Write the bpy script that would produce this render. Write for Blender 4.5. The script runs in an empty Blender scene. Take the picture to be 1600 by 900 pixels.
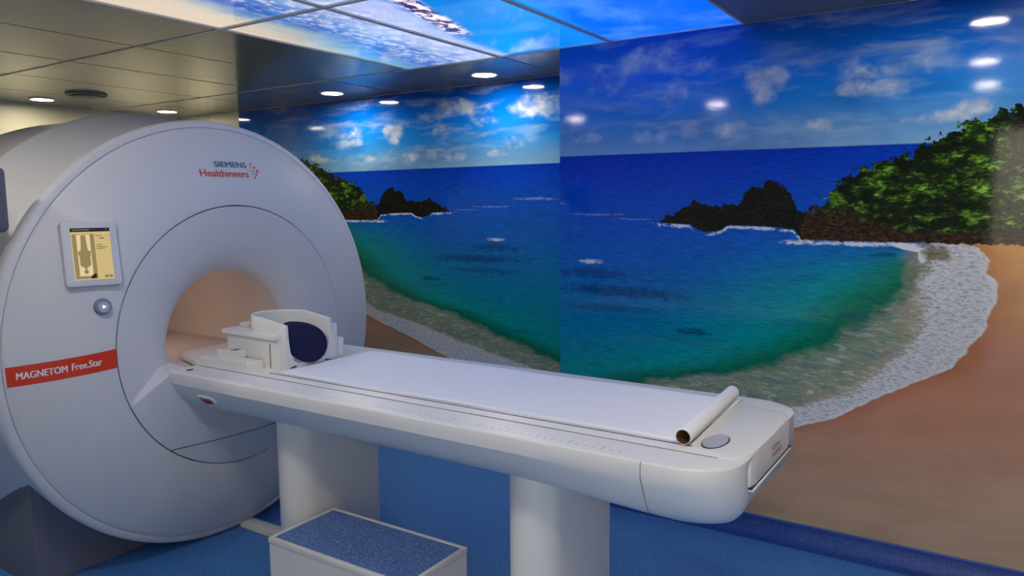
import bpy, bmesh, math, random
from mathutils import Vector, Matrix
random.seed(7)
C = bpy.context.scene.collection
scene = bpy.context.scene

# ------------------------------------------------------------------ camera
CAM_H = 1.485
F_PX, YAW, PITCH, ROLL = 1178.79, 0.5784, 0.1117, -0.0088
fw = Vector((-math.sin(YAW)*math.cos(PITCH), math.cos(YAW)*math.cos(PITCH), -math.sin(PITCH)))
rt0 = Vector((math.cos(YAW), math.sin(YAW), 0)); up0 = rt0.cross(fw)
rt = rt0*math.cos(ROLL) + up0*math.sin(ROLL)
up = -rt0*math.sin(ROLL) + up0*math.cos(ROLL)
cam_data = bpy.data.cameras.new('camera')
cam_data.sensor_width = 36.0
cam_data.lens = F_PX/1600*36.0
cam_data.clip_start = 0.02
cam = bpy.data.objects.new('camera', cam_data); C.objects.link(cam)
cam.matrix_world = Matrix(((rt.x, up.x, -fw.x, 0), (rt.y, up.y, -fw.y, 0), (rt.z, up.z, -fw.z, CAM_H), (0, 0, 0, 1)))
scene.camera = cam

# ------------------------------------------------------------------ world, exposure, light levels
world = bpy.data.worlds.new('world'); scene.world = world; world.use_nodes = True
world.node_tree.nodes['Background'].inputs[0].default_value = (0.02, 0.025, 0.03, 1)
vs = scene.view_settings
vs.view_transform = 'Standard'; vs.look = 'None'; vs.gamma = 1.0; vs.use_curve_mapping = False
vs.exposure = 0.0
scene.cycles.max_bounces = 7; scene.cycles.diffuse_bounces = 4; scene.cycles.glossy_bounces = 3
ROOM_STRENGTH = 190.0           # downlights on the room side
DIM_STRENGTH = 120.0            # downlights by the foot of the table
END_STRENGTH = 70.0             # the two downlights by the cream end wall
RECESS_STRENGTH = 135.0         # downlights in the recess and at the scanner end
CORRIDOR_STRENGTH = 32.0        # ceiling panel of the corridor beyond the open doorway behind the camera
DOWNLIGHT_WARM = (1.0, 0.90, 0.70)
DOWNLIGHT_COOL = (1.0, 0.91, 0.78)
LIGHTBOX_STRENGTH = 1.25
BORE_LIGHT = 7.0

# ------------------------------------------------------------------ room numbers (metres; x along the mural, y towards it)
ZC = 2.239            # ceiling
YM = 3.322            # face of the right mural
YB = 3.997            # face of the recessed mural
XJ = -1.873           # where the mural wall jogs back
XL = -6.03            # left end wall
XR = 1.75             # right end wall
YF = -0.80            # wall behind the camera
AY, AZ = 2.09, 0.925  # scanner axis

def srgb(r, g, b):
    f = lambda v: (v/255/12.92) if v/255 <= 0.04045 else ((v/255+0.055)/1.055)**2.4
    return (f(r), f(g), f(b), 1.0)

# ------------------------------------------------------------------ node expression helper
class S:
    def __init__(s, T, o): s.T, s.o = T, o
    def _b(s, op, a, b): return s.T.m(op, a, b)
    def __add__(s, k): return s._b('ADD', s, k)
    __radd__ = __add__
    def __sub__(s, k): return s._b('SUBTRACT', s, k)
    def __rsub__(s, k): return s._b('SUBTRACT', k, s)
    def __mul__(s, k): return s._b('MULTIPLY', s, k)
    __rmul__ = __mul__
    def __truediv__(s, k): return s._b('DIVIDE', s, k)
class Tree:
    def __init__(T, name):
        T.mat = bpy.data.materials.new(name); T.mat.use_nodes = True
        T.nt = T.mat.node_tree; T.n = T.nt.nodes; T.l = T.nt.links
        T.bsdf = T.n['Principled BSDF']; T.out = T.n['Material Output']
    def put(T, sock, v):
        if isinstance(v, S): T.l.new(v.o, sock)
        elif v is not None:
            if hasattr(sock.default_value, '__len__') and not hasattr(v, '__len__'): v = (v,)*len(sock.default_value)
            sock.default_value = v
    def m(T, op, a, b=None, c=None):
        n = T.n.new('ShaderNodeMath'); n.operation = op
        T.put(n.inputs[0], a)
        if b is not None: T.put(n.inputs[1], b)
        if c is not None: T.put(n.inputs[2], c)
        return S(T, n.outputs[0])
    def mx(T, a, b): return T.m('MAXIMUM', a, b)
    def mn(T, a, b): return T.m('MINIMUM', a, b)
    def ss(T, x, a, b):
        n = T.n.new('ShaderNodeMapRange'); n.interpolation_type = 'SMOOTHSTEP'
        T.put(n.inputs[0], x); n.inputs[1].default_value = a; n.inputs[2].default_value = b
        n.inputs[3].default_value = 0; n.inputs[4].default_value = 1
        return S(T, n.outputs[0])
    def step(T, x, a, b):
        if a <= b: return T.ss(x, a, b)
        return 1.0 - T.ss(x, b, a)
    def coords(T):
        n = T.n.new('ShaderNodeNewGeometry'); p = T.n.new('ShaderNodeSeparateXYZ')
        T.l.new(n.outputs['Position'], p.inputs[0])
        return S(T, p.outputs[0]), S(T, p.outputs[1]), S(T, p.outputs[2])
    def vec(T, x, y, z=0.0):
        n = T.n.new('ShaderNodeCombineXYZ')
        for i, v in enumerate((x, y, z)): T.put(n.inputs[i], v)
        return S(T, n.outputs[0])
    def noise(T, v, scale=1.0, detail=4.0, rough=0.55, dist=0.0):
        n = T.n.new('ShaderNodeTexNoise'); T.put(n.inputs['Vector'], v)
        n.inputs['Scale'].default_value = scale; n.inputs['Detail'].default_value = detail
        n.inputs['Roughness'].default_value = rough; n.inputs['Distortion'].default_value = dist
        return S(T, n.outputs[0])
    def voro(T, v, scale=1.0, feature='F1'):
        n = T.n.new('ShaderNodeTexVoronoi'); n.feature = feature; T.put(n.inputs['Vector'], v)
        n.inputs['Scale'].default_value = scale
        return S(T, n.outputs['Distance'])
    def curve(T, x, pts):
        xs = [p[0] for p in pts]; ys = [p[1] for p in pts]
        x0, x1, y0, y1 = min(xs), max(xs), min(ys), max(ys)
        if y1-y0 < 1e-6: y1 = y0+1e-3
        n = T.n.new('ShaderNodeFloatCurve'); cu = n.mapping.curves[0]
        P = sorted(((a-x0)/(x1-x0), (b-y0)/(y1-y0)) for a, b in pts)
        cu.points[0].location = P[0]; cu.points[1].location = P[-1]
        for q in P[1:-1]: cu.points.new(*q)
        for q in cu.points: q.handle_type = 'VECTOR'
        n.mapping.update()
        t = T.m('MULTIPLY_ADD', x, 1/(x1-x0), -x0/(x1-x0))
        T.put(n.inputs['Value'], t)
        return T.m('MULTIPLY_ADD', S(T, n.outputs[0]), y1-y0, y0)
    def ramp(T, x, stops, lo, hi):
        n = T.n.new('ShaderNodeValToRGB'); e = n.color_ramp.elements
        st = [((a-lo)/(hi-lo), c) for a, c in sorted(stops, key=lambda s: s[0])]
        e[0].position, e[0].color = st[0]; e[1].position, e[1].color = st[-1]
        for a, c in st[1:-1]:
            k = e.new(a); k.color = c
        T.put(n.inputs[0], T.m('MULTIPLY_ADD', x, 1/(hi-lo), -lo/(hi-lo)))
        return S(T, n.outputs[0])
    def mix(T, f, a, b, mode='MIX'):
        n = T.n.new('ShaderNodeMix'); n.data_type = 'RGBA'; n.blend_type = mode; n.clamp_factor = True
        T.put(n.inputs[0], f); T.put(n.inputs[6], a); T.put(n.inputs[7], b)
        return S(T, n.outputs[2])
    def bump(T, h, strength=0.2, dist=0.01):
        n = T.n.new('ShaderNodeBump'); n.inputs['Strength'].default_value = strength
        n.inputs['Distance'].default_value = dist; T.put(n.inputs['Height'], h)
        T.l.new(n.outputs[0], T.bsdf.inputs['Normal'])
    def set(T, **k):
        for a, v in k.items(): T.put(T.bsdf.inputs[a.replace('_', ' ')], v)
        return T

def plain(name, col, rough=0.5, var=0.03, spec=0.5, scale=6.0, metal=0.0, coat=0.0):
    """painted / moulded surface: colour with a faint mottling"""
    T = Tree(name); x, y, z = T.coords()
    n = T.noise(T.vec(x, y, z), scale, 2, 0.6)
    a = tuple(min(1, c*(1+var)) for c in col[:3])+(1,); b = tuple(c*(1-var) for c in col[:3])+(1,)
    T.set(Base_Color=T.mix(n, b, a), Roughness=rough, Specular_IOR_Level=spec, Metallic=metal, Coat_Weight=coat)
    return T.mat
def glow(name, col, strength):
    T = Tree(name); x, y, z = T.coords()
    e = T.n.new('ShaderNodeEmission'); e.inputs[0].default_value = tuple(col[:3])+(1,)
    T.put(e.inputs[1], strength)
    T.l.new(e.outputs[0], T.out.inputs[0]); return T.mat

# ------------------------------------------------------------------ the printed bay photograph (u to the right, v up, in metres on the right wall)
SHORE = [(-0.1, -2.75), (0.05, -2.2), (0.2, -1.6), (0.317, -1.257), (0.42, -1.0), (0.516, -0.707), (0.579, -0.552), (0.684, -0.405), (0.76, -0.283),
         (0.834, -0.156), (0.911, -0.094), (0.992, -0.043), (1.068, -0.03), (1.125, -0.011), (1.173, -0.018), (1.217, -0.046),
         (1.265, -0.035), (1.31, -0.075), (1.33, -0.17)]
FOAMIN = [(0.1, -2.75), (0.25, -2.2), (0.41, -1.5), (0.52, -1.12), (0.57, -0.9), (0.605, -0.704), (0.674, -0.556), (0.799, -0.40), (0.855, -0.34), (0.94, -0.30),
          (1.02, -0.277), (1.1, -0.263), (1.17, -0.27), (1.258, -0.252), (1.33, -0.235)]
GREEN = [(0.2, -2.75), (0.389, -2.14), (0.5, -1.8), (0.64, -1.42), (0.732, -1.0), (0.822, -0.762), (0.924, -0.585), (1.082, -0.421), (1.166, -0.31), (1.268, -0.244), (1.33, -0.235)]
HILL = [(-0.72, 1.38), (-0.693, 1.437), (-0.64, 1.47), (-0.601, 1.507), (-0.574, 1.566), (-0.492, 1.615), (-0.43, 1.632), (-0.376, 1.648), (-0.352, 1.667), (-0.325, 1.656),
        (-0.277, 1.702), (-0.204, 1.734), (-0.156, 1.769), (-0.07, 1.782), (-0.026, 1.809), (0.034, 1.815), (0.25, 1.88), (0.5, 1.99), (0.72, 2.15), (1.0, 2.2), (1.9, 2.3)]
ISLE = [(-1.37, 1.37), (-1.358, 1.388), (-1.317, 1.413), (-1.235, 1.451), (-1.158, 1.48), (-1.107, 1.457), (-1.058, 1.465), (-0.985, 1.465), (-0.958, 1.517),
        (-0.92, 1.552), (-0.885, 1.538), (-0.867, 1.57), (-0.832, 1.577), (-0.8, 1.55), (-0.759, 1.496), (-0.732, 1.45), (-0.698, 1.436), (-0.6, 1.42)]
ISLEBASE = [(-1.37, 1.386), (-1.339, 1.384), (-1.203, 1.379), (-1.16, 1.352), (-1.114, 1.345), (-1.06, 1.354), (-1.028, 1.378), (-0.872, 1.376), (-0.75, 1.366), (-0.72, 1.335), (-0.6, 1.327)]
CLOUDS = [  # u, v, ru, rv, weight
    (-0.92, 1.99, 0.10, 0.07, 1.0), (-0.84, 1.99, 0.075, 0.065, 1.0), (-0.88, 1.94, 0.07, 0.06, .9), (-1.40, 2.11, 0.24, 0.10, .75), (-1.26, 2.09, 0.20, 0.06, .7),
    (-1.60, 2.05, 0.18, 0.09, .65), (-1.29, 1.98, 0.09, 0.08, .75), (-1.433, 1.785, 0.07, 0.05, .85), (-1.33, 1.78, 0.06, 0.05, .8), (-1.217, 1.795, 0.08, 0.06, .8),
    (-1.03, 1.79, 0.10, 0.045, .8), (-0.648, 1.79, 0.075, 0.045, .9), (-0.52, 1.925, 0.10, 0.05, .7), (-0.40, 1.925, 0.14, 0.05, .7), (-0.226, 1.80, 0.13, 0.04, .9),
    (-0.12, 1.83, 0.10, 0.04, .8), (-0.45, 2.0, 0.4, 0.06, .5), (-1.80, 1.86, 0.22, 0.07, .55), (-2.05, 2.10, 0.30, 0.11, .8), (-1.72, 1.79, 0.12, 0.05, .7), (0.3, 2.06, 0.4, 0.08, .6)]

def bay_print(T, u, v, gain=1.0):
    vec = T.vec
    p = vec(u, v, 0.0)
    # sky
    sky = T.ramp(v, [(1.68, srgb(128, 168, 206)), (1.78, srgb(96, 152, 206)), (1.9, srgb(36, 132, 218)), (2.05, srgb(4, 114, 222)), (2.25, srgb(0, 74, 184))], 1.68, 2.25)
    wn = T.noise(vec(u*1.0, v*4.0, 1.7), 2.6, 4, 0.6, 0.4)
    sky = T.mix(T.ss(wn, 0.48, 0.78)*0.6, sky, srgb(178, 198, 216))
    dark = T.noise(vec(u*1.0, v*3.0, 7.7), 2.0, 3, 0.6, 0.3)
    sky = T.mix(T.ss(dark, 0.5, 0.75)*0.45, sky, srgb(16, 88, 172))
    fb = T.noise(vec(u, v*1.15, 3.1), 7.0, 5, 0.60, 0.15)
    acc = None
    for (cu, cv, ru, rv, w) in CLOUDS:
        a = T.m('MULTIPLY_ADD', u, 1/ru, -cu/ru); b = T.m('MULTIPLY_ADD', v, 1/rv, -cv/rv)
        d = T.m('MULTIPLY_ADD', a, a, b*b)
        k = T.m('MULTIPLY_ADD', d, -w*0.75, w)
        acc = k if acc is None else T.mx(acc, k)
    cl = T.ss(acc*0.95 + (fb-0.5)*2.2, 0.30, 1.15)
    cshade = T.noise(vec(u, v*1.2, 9.0), 16.0, 4, 0.6)
    ccol = T.mix(T.ss(cshade, 0.35, 0.7), srgb(170, 182, 202), srgb(226, 228, 230))
    col = T.mix(cl*0.8, sky, ccol)
    # sea
    sea = T.ramp(v, [(0.2, srgb(20, 138, 146)), (0.7, srgb(4, 138, 162)), (1.0, srgb(2, 118, 178)), (1.2, srgb(0, 100, 192)), (1.42, srgb(0, 84, 196)), (1.6, srgb(0, 64, 190)), (1.72, srgb(0, 52, 172))], 0.2, 1.72)
    G = T.curve(v, GREEN); Fi = T.curve(v, FOAMIN); Sh = T.curve(v, SHORE)
    wob = T.noise(vec(u, v, 2.0), 9.0, 3, 0.6) - 0.5
    wob2 = T.noise(vec(u, v, 5.0), 30.0, 2, 0.6) - 0.5
    near = T.ss(u - G, -1.0, -0.05)
    low = T.step(v, 1.38, 1.12)
    sea = T.mix(near*low*0.9, sea, srgb(2, 156, 150))
    sea = T.mix(T.ss(u-G, -0.30, -0.02)*T.step(v, 1.34, 1.2), sea, srgb(14, 124, 96))
    band = T.ss(u-G+wob*0.12, -0.09, 0.0)*T.step(v, 1.36, 1.30)
    sea = T.mix(band*0.75, sea, srgb(10, 112, 84))
    shallow = T.ss(u-G+wob*0.25, 0.0, 0.16)*T.step(v, 1.345, 1.32)
    sea = T.mix(shallow, sea, T.mix(T.noise(vec(u*1.0, v*5.0, 4.0), 7.0, 5, 0.65), srgb(84, 150, 134), srgb(170, 152, 124)))
    sea = T.mix(shallow*T.ss(T.noise(vec(u*1.0+v*0.6, v*3.2, 11.0), 15.0, 3, 0.7, 0.6), 0.53, 0.66)*0.55, sea, srgb(206, 208, 208))
    wavebig = T.noise(vec(u*1.0, v*6.0, 1.0), 3.5, 3, 0.62, 0.5)
    sea = T.mix(T.ss(wavebig, 0.50, 0.76)*0.35, sea, srgb(8, 62, 120), 'MIX')
    wave = T.noise(vec(u*1.0, v*9.0 + u*0.4, 0.5), 16.0, 4, 0.7, 0.2)
    sea = T.mix(0.6, sea, T.mix(T.ss(wave, 0.30, 0.70), (0.50, 0.55, 0.60, 1), (1.50, 1.45, 1.40, 1)), 'MULTIPLY')
    for (du, dv, ru, rv, a) in [(-1.55, 1.05, 0.36, 0.030, .6), (-1.70, 1.135, 0.20, 0.030, .5), (-1.17, 0.885, 0.085, 0.018, .7), (-1.6, 0.965, 0.30, 0.020, .4), (-0.4, 1.27, 0.06, 0.01, .6)]:
        e = T.m('MULTIPLY_ADD', u, 1/ru, -du/ru); g = T.m('MULTIPLY_ADD', v+wob*0.03, 1/rv, -dv/rv)
        sea = T.mix(T.step(e*e+g*g+wob2*2.6+(wave-0.5)*2.0, 1.5, 0.0)*a, sea, srgb(6, 44, 92))
    for (du, dv, ru, rv, a) in [(-1.705, 1.190, 0.075, 0.013, .9), (-1.48, 1.40, 0.14, 0.004, .18), (-1.66, 1.42, 0.20, 0.006, .2), (-2.0, 1.47, 0.2, 0.010, .25)]:
        e = T.m('MULTIPLY_ADD', u, 1/ru, -du/ru); g = T.m('MULTIPLY_ADD', v+wob*0.03, 1/rv, -dv/rv)
        sea = T.mix(T.step(e*e+g*g+wob2*3.2+e*e*0.4, 1.2, 0.0)*a, sea, srgb(214, 226, 236))
    # breaking foam and sand
    fn = T.noise(vec(u*1.0, v*2.4, 6.0), 48.0, 3, 0.7, 0.5)
    fcol = T.mix(T.ss(fn, 0.36, 0.56), srgb(168, 172, 178), srgb(214, 216, 221))
    fm = T.ss(u-Fi+wob*0.16+(fn-0.5)*0.16, -0.02, 0.05)*T.step(v, 1.34, 1.325)
    sea = T.mix(fm, sea, fcol)
    pink = T.ss(u-Fi+wob*0.3, -0.10, 0.02)*(1.0-fm)*T.step(v, 1.34, 1.30)
    sea = T.mix(pink*0.5, sea, srgb(184, 158, 138))
    sand = T.ramp(v, [(0.0, srgb(176, 156, 132)), (0.35, srgb(180, 148, 124)), (0.6, srgb(190, 136, 110)), (0.9, srgb(196, 130, 90)), (1.1, srgb(206, 142, 80)), (1.33, srgb(222, 158, 82))], 0.0, 1.33)
    sn = T.noise(vec(u*1.0-v*0.8, v*3.0, 8.0), 3.0, 3, 0.6, 0.3)
    sand = T.mix(T.ss(sn, 0.35, 0.7)*0.5, sand, T.mix(0.5, sand, srgb(138, 104, 84)))
    sand = T.mix(T.step(u-Sh, 0.12, 0.0)*0.35, sand, srgb(160, 84, 52))
    sm = T.ss(u-Sh+wob2*0.03+wob*0.05, -0.004, 0.006)*T.step(v, 1.336, 1.328)
    edge = T.ss(u-Sh+wob2*0.03+wob*0.05, -0.03, -0.004)
    sea = T.mix(edge*0.5*T.step(v, 1.35, 1.3), sea, srgb(226, 226, 228))
    water = T.mix(sm, sea, sand)
    # curling white breakers at the far end of the beach
    for (du, dv, ru, rv, sl) in [(-0.31, 1.303, 0.075, 0.014, -0.2), (-0.262, 1.272, 0.018, 0.032, 0.0)]:
        e = T.m('MULTIPLY_ADD', u, 1/ru, -du/ru); g = (v - dv - (u-du)*sl + wob2*0.015)/rv
        water = T.mix(T.step(e*e+g*g+wob2*1.2, 1.2, 0.4), water, srgb(224, 228, 232))
    e = T.m('MULTIPLY_ADD', u+wob*0.06, 1/0.05, 0.212/0.05); g = T.m('MULTIPLY_ADD', v+wob*0.04, 1/0.032, -1.280/0.032)
    water = T.mix(T.step(e*e+g*g+wob2*3, 1.6, 0.2)*0.8, water, srgb(104, 88, 42))
    col = T.mix(T.step(v, 1.7075, 1.7015), col, water)
    # headland and rocks
    hn = T.noise(vec(u, v, 0.3), 34.0, 3, 0.65) - 0.5
    htop = T.curve(u, HILL); hill = T.step(v-htop+hn*-0.15, 0.004, -0.004)
    hbase = T.m('MULTIPLY_ADD', hn, 0.03, 1.322)
    hill = hill*T.ss(v-hbase, -0.003, 0.003)*T.ss(u, -0.722, -0.718)
    vo = T.voro(vec(u*0.8+v*0.3+wob*0.16, v*1.7-u*0.2+wob2*0.12, 0.0), 21.0)
    leaf = T.noise(vec(u*0.8+v*0.5, v*2.0-u*0.4, 1.0), 48.0, 4, 0.75, 0.6)
    big = T.noise(vec(u, v*1.5, 4.4), 8.0, 3, 0.65, 0.5)
    lum = T.ss(big*1.5 + (1.0-vo)*0.5 + leaf*1.25, 1.46, 2.22)
    gcol = T.ramp(lum, [(0, srgb(12, 22, 8)), (.3, srgb(36, 62, 16)), (.6, srgb(78, 122, 28)), (.85, srgb(128, 170, 52)), (1, srgb(164, 196, 84))], 0, 1)
    rock = T.mix(T.ss(leaf, 0.4, 0.7), srgb(26, 18, 12), srgb(84, 58, 36))
    rmask = T.step(v+wob*0.16-T.m('MULTIPLY_ADD', u, -0.35, 1.235), 0.02, -0.02)
    rmask = T.mx(rmask, T.step(v+wob*0.05, 1.37, 1.35))
    gcol = T.mix(rmask, gcol, rock)
    gcol = T.mix(T.ss(big, 0.62, 0.7)*0.35*T.ss(u, -0.2, 0.0), gcol, srgb(150, 140, 96))
    itop = T.curve(u, ISLE); ibase = T.curve(u, ISLEBASE)
    isle = T.step(v-itop-hn*0.11, 0.003, -0.003)*T.ss(v-ibase-hn*0.015, -0.003, 0.003)*T.ss(u, -1.372, -1.368)*T.step(u, -0.64, -0.66)
    icol = T.mix(T.ss(leaf+big*0.3, 0.55, 0.95), srgb(9, 10, 9), srgb(44, 44, 28))
    wl = T.m('ABSOLUTE', v-ibase+0.008+hn*0.02)
    wash = T.step(wl, 0.010, 0.003)*T.ss(fn+wob*1.2, 0.44, 0.56)*T.ss(u, -1.42, -1.36)*T.step(u, -0.62, -0.7)
    wl2 = T.m('ABSOLUTE', v-1.312+hn*0.03)
    wash2 = T.step(wl2, 0.012, 0.003)*T.ss(fn+wob*1.0, 0.40, 0.52)*T.ss(u, -0.82, -0.76)*T.step(u, -0.26, -0.3)
    col = T.mix(T.mx(wash, wash2)*0.95, col, srgb(222, 228, 234))
    col = T.mix(isle, col, icol)
    col = T.mix(hill, col, gcol)
    return col

def mural_mat(name, left):
    T = Tree(name); x, y, z = T.coords()
    if left:
        u = T.m('MULTIPLY_ADD', x, -0.97, -1.345-3.10*0.97)
        v = T.m('MULTIPLY_ADD', z, 1.1, 1.70-1.72*1.1)
    else:
        u, v = x, T.m('MULTIPLY_ADD', x, 0.0085, z+0.006)
    T.set(Base_Color=bay_print(T, u, v), Roughness=0.07, Specular_IOR_Level=0.28)
    T.bump(T.noise(T.vec(x, y, z), 90.0, 1, 0.5), 0.03, 0.002)
    return T.mat

# ------------------------------------------------------------------ materials
M = {}
M['mural_r'] = mural_mat('printed_bay_mural', False)
M['mural_l'] = mural_mat('printed_bay_mural_mirrored', True)
M['cream'] = plain('cream_wall_paint', srgb(232, 226, 204), 0.5, 0.02)
M['white_wall'] = plain('white_wall_paint', srgb(236, 232, 220), 0.55, 0.02)
M['tile'] = plain('grey_white_metal_ceiling_tile', srgb(126, 126, 127), 0.13, 0.02, 0.26, 3.0)
M['void'] = plain('dark_ceiling_void', srgb(52, 52, 54), 0.8)
M['tbar'] = plain('white_ceiling_bar', srgb(196, 196, 198), 0.4)
M['shell'] = plain('scanner_white_plastic', srgb(206, 208, 214), 0.5, 0.008, 0.4, 3.0)
M['shell_in'] = plain('bore_plastic', srgb(206, 196, 190), 0.35, 0.01)
M['table_white'] = plain('table_white_plastic', srgb(222, 222, 220), 0.36, 0.008, 0.45, 3.0)
M['plinth'] = plain('grey_plinth_paint', srgb(104, 106, 120), 0.5, 0.02)
M['seam'] = plain('dark_seam', srgb(38, 38, 42), 0.8)
M['seam_soft'] = plain('grey_seam', srgb(120, 112, 108), 0.7)
M['tick'] = plain('grey_print', srgb(150, 152, 160), 0.6)
M['band'] = plain('red_orange_band', srgb(214, 52, 16), 0.4, 0.02)
M['letter_white'] = plain('white_lettering', srgb(235, 235, 235), 0.5)
M['letter_teal'] = plain('teal_blue_lettering', srgb(0, 84, 124), 0.5)
M['letter_orange'] = plain('orange_red_lettering', srgb(206, 58, 24), 0.5)
M['paper'] = plain('white_paper', srgb(232, 234, 238), 0.85, 0.01, 0.2, 12.0)
M['card'] = plain('brown_cardboard', srgb(120, 84, 52), 0.9, 0.08)
M['navy'] = plain('navy_cover', srgb(16, 20, 62), 0.7, 0.06, 0.3)
M['coil'] = plain('coil_white_plastic', srgb(226, 226, 222), 0.38, 0.01)
M['grip_lip'] = plain('pale_grey_plastic', srgb(178, 180, 192), 0.4)
M['red'] = plain('red_handle', srgb(140, 22, 26), 0.4)
M['dark'] = plain('dark_plastic', srgb(30, 32, 40), 0.5)
M['greybox'] = plain('grey_plastic', srgb(96, 98, 112), 0.5)
M['black_print'] = plain('black_print', srgb(30, 26, 26), 0.6)
M['grille'] = plain('grey_grille', srgb(128, 130, 128), 0.5)
M['stool_white'] = plain('stool_white_laminate', srgb(206, 206, 202), 0.45, 0.015)
M['skirt_top'] = plain('blue_cap_strip', srgb(40, 84, 168), 0.4)

def speckled(name, base, lo, hi, rough):
    T = Tree(name); x, y, z = T.coords()
    n1 = T.noise(T.vec(x, y, z), 210.0, 2, 0.6); n2 = T.noise(T.vec(x, y, z+3.0), 120.0, 3, 0.7)
    c = T.mix(T.ss(n1, 0.50, 0.66)*0.85, base, hi)
    c = T.mix(T.ss(n2, 0.52, 0.66)*0.75, c, lo)
    T.set(Base_Color=c, Roughness=rough, Specular_IOR_Level=0.35)
    T.bump(n1, 0.1, 0.001)
    return T.mat
M['floor'] = speckled('blue_speckled_vinyl', srgb(52, 116, 190), srgb(20, 58, 124), srgb(130, 178, 228), 0.42)
M['skirt'] = speckled('dark_blue_speckled_vinyl', srgb(28, 62, 136), srgb(16, 38, 96), srgb(60, 100, 170), 0.45)
M['tread'] = speckled('blue_speckled_tread', srgb(74, 108, 166), srgb(30, 56, 112), srgb(142, 168, 208), 0.55)

def lightbox_mat():
    T = Tree('backlit_beach_print'); x, y, z = T.coords()
    n = T.noise(T.vec(x, y*0.5, 0.0), 3.0, 6, 0.65, 0.4) - 0.5
    f = T.noise(T.vec(x*1.0, y*0.55, 2.0), 22.0, 6, 0.7, 0.6)
    t = x + (y-2.7)*0.16 + n*0.34
    c = T.ramp(t, [(-3.05, srgb(186, 172, 160)), (-2.84, srgb(158, 168, 166)), (-2.74, srgb(104, 150, 176)), (-2.60, srgb(46, 98, 176)), (-2.46, srgb(92, 132, 190)), (-2.36, srgb(150, 168, 210)),
                   (-2.12, srgb(160, 176, 216)), (-2.04, srgb(10, 124, 206)), (-1.8, srgb(0, 116, 206)), (-1.62, srgb(16, 130, 220)), (-1.5, srgb(0, 100, 222)), (-0.9, srgb(0, 92, 226))], -3.05, -0.9)
    foam = T.ss(f, 0.46, 0.6)*T.step(T.m('ABSOLUTE', t+2.38), 0.34, 0.12)
    c = T.mix(foam*0.7, c, srgb(206, 206, 228))
    dk = T.ss(T.noise(T.vec(x, y*0.35, 5.0), 9.0, 6, 0.7, 0.5), 0.52, 0.64)*T.step(T.m('ABSOLUTE', t+2.50), 0.26, 0.10)
    c = T.mix(dk*0.8, c, srgb(44, 74, 172))
    # wet sand towards the room side of the first column, drifting cloud in the water
    sandm = T.step(t, -2.62, -2.84)*T.step(y+n*0.3, 2.95, 2.1)
    c = T.mix(sandm*0.8, c, srgb(204, 184, 166))
    st = T.m('ABSOLUTE', x + (y-2.2)*0.27 + 1.92 + n*0.05)
    streak = T.step(st, 0.07, 0.025)*T.step(y+n*0.2, 2.95, 2.7)
    c = T.mix(streak, c, T.mix(T.ss(f, 0.45, 0.55), srgb(60, 40, 90), srgb(240, 224, 240)))
    cl = T.ss(T.noise(T.vec(x, y, 8.0), 2.2, 5, 0.6, 0.2), 0.5, 0.75)*T.ss(x, -1.9, -1.5)
    c = T.mix(cl*0.40, c, srgb(110, 176, 236))
    T.set(Base_Color=(0.03, 0.03, 0.035, 1), Roughness=0.05, Specular_IOR_Level=0.6, Emission_Color=c, Emission_Strength=LIGHTBOX_STRENGTH)
    return T.mat
M['lightbox'] = lightbox_mat()
M['lamp_warm'] = glow('warm_downlight', DOWNLIGHT_WARM, RECESS_STRENGTH)
M['lamp_cool'] = glow('neutral_downlight', DOWNLIGHT_COOL, ROOM_STRENGTH)
M['lamp_end'] = glow('end_downlight', (1.0, 0.90, 0.66), END_STRENGTH)
M['lamp_dim'] = glow('dimmed_downlight', DOWNLIGHT_COOL, DIM_STRENGTH)
M['corridor_lamp'] = glow('corridor_panel', (1.0, 0.93, 0.82), CORRIDOR_STRENGTH)
M['bore_lamp'] = glow('bore_lamp', (1.0, 0.74, 0.60), BORE_LIGHT)
M['screen'] = glow('lit_screen', srgb(226, 200, 138), 0.8)
M['screen_dim'] = glow('lit_screen_grey', srgb(168, 148, 104), 0.75)
M['screen_pale'] = glow('lit_screen_pale', srgb(240, 222, 168), 0.85)
M['play'] = glow('lit_play_symbol', (0.9, 0.95, 1.0), 1.6)

# ------------------------------------------------------------------ mesh helpers
def link(name, me, mat, parent=None):
    o = bpy.data.objects.new(name, me); C.objects.link(o)
    if mat is not None: me.materials.append(M[mat])
    if parent is not None:
        o.parent = parent
        if parent.type == 'EMPTY': o.matrix_parent_inverse = Matrix.Translation(-parent.location)
    return o
def finish(me, smooth=True, angle=35):
    if smooth:
        for p in me.polygons: p.use_smooth = True
        me.set_sharp_from_angle(angle=math.radians(angle))
def mesh(name, V, Fc, mat, parent=None, smooth=True, angle=35):
    me = bpy.data.meshes.new(name); me.from_pydata([tuple(v) for v in V], [], Fc)
    bm = bmesh.new(); bm.from_mesh(me); bmesh.ops.recalc_face_normals(bm, faces=bm.faces); bm.to_mesh(me); bm.free()
    finish(me, smooth, angle)
    return link(name, me, mat, parent)
def bmobj(name, bm, mat, parent=None, smooth=True, angle=35):
    me = bpy.data.meshes.new(name); bm.to_mesh(me); bm.free(); finish(me, smooth, angle)
    return link(name, me, mat, parent)
def boxbm(x0, x1, y0, y1, z0, z1, bev=0.0, seg=2):
    bm = bmesh.new(); bmesh.ops.create_cube(bm, size=1)
    bmesh.ops.scale(bm, vec=(x1-x0, y1-y0, z1-z0), verts=bm.verts)
    bmesh.ops.translate(bm, vec=((x0+x1)/2, (y0+y1)/2, (z0+z1)/2), verts=bm.verts)
    if bev > 0: bmesh.ops.bevel(bm, geom=bm.edges[:], offset=bev, segments=seg, profile=0.5, affect='EDGES')
    return bm
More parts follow.
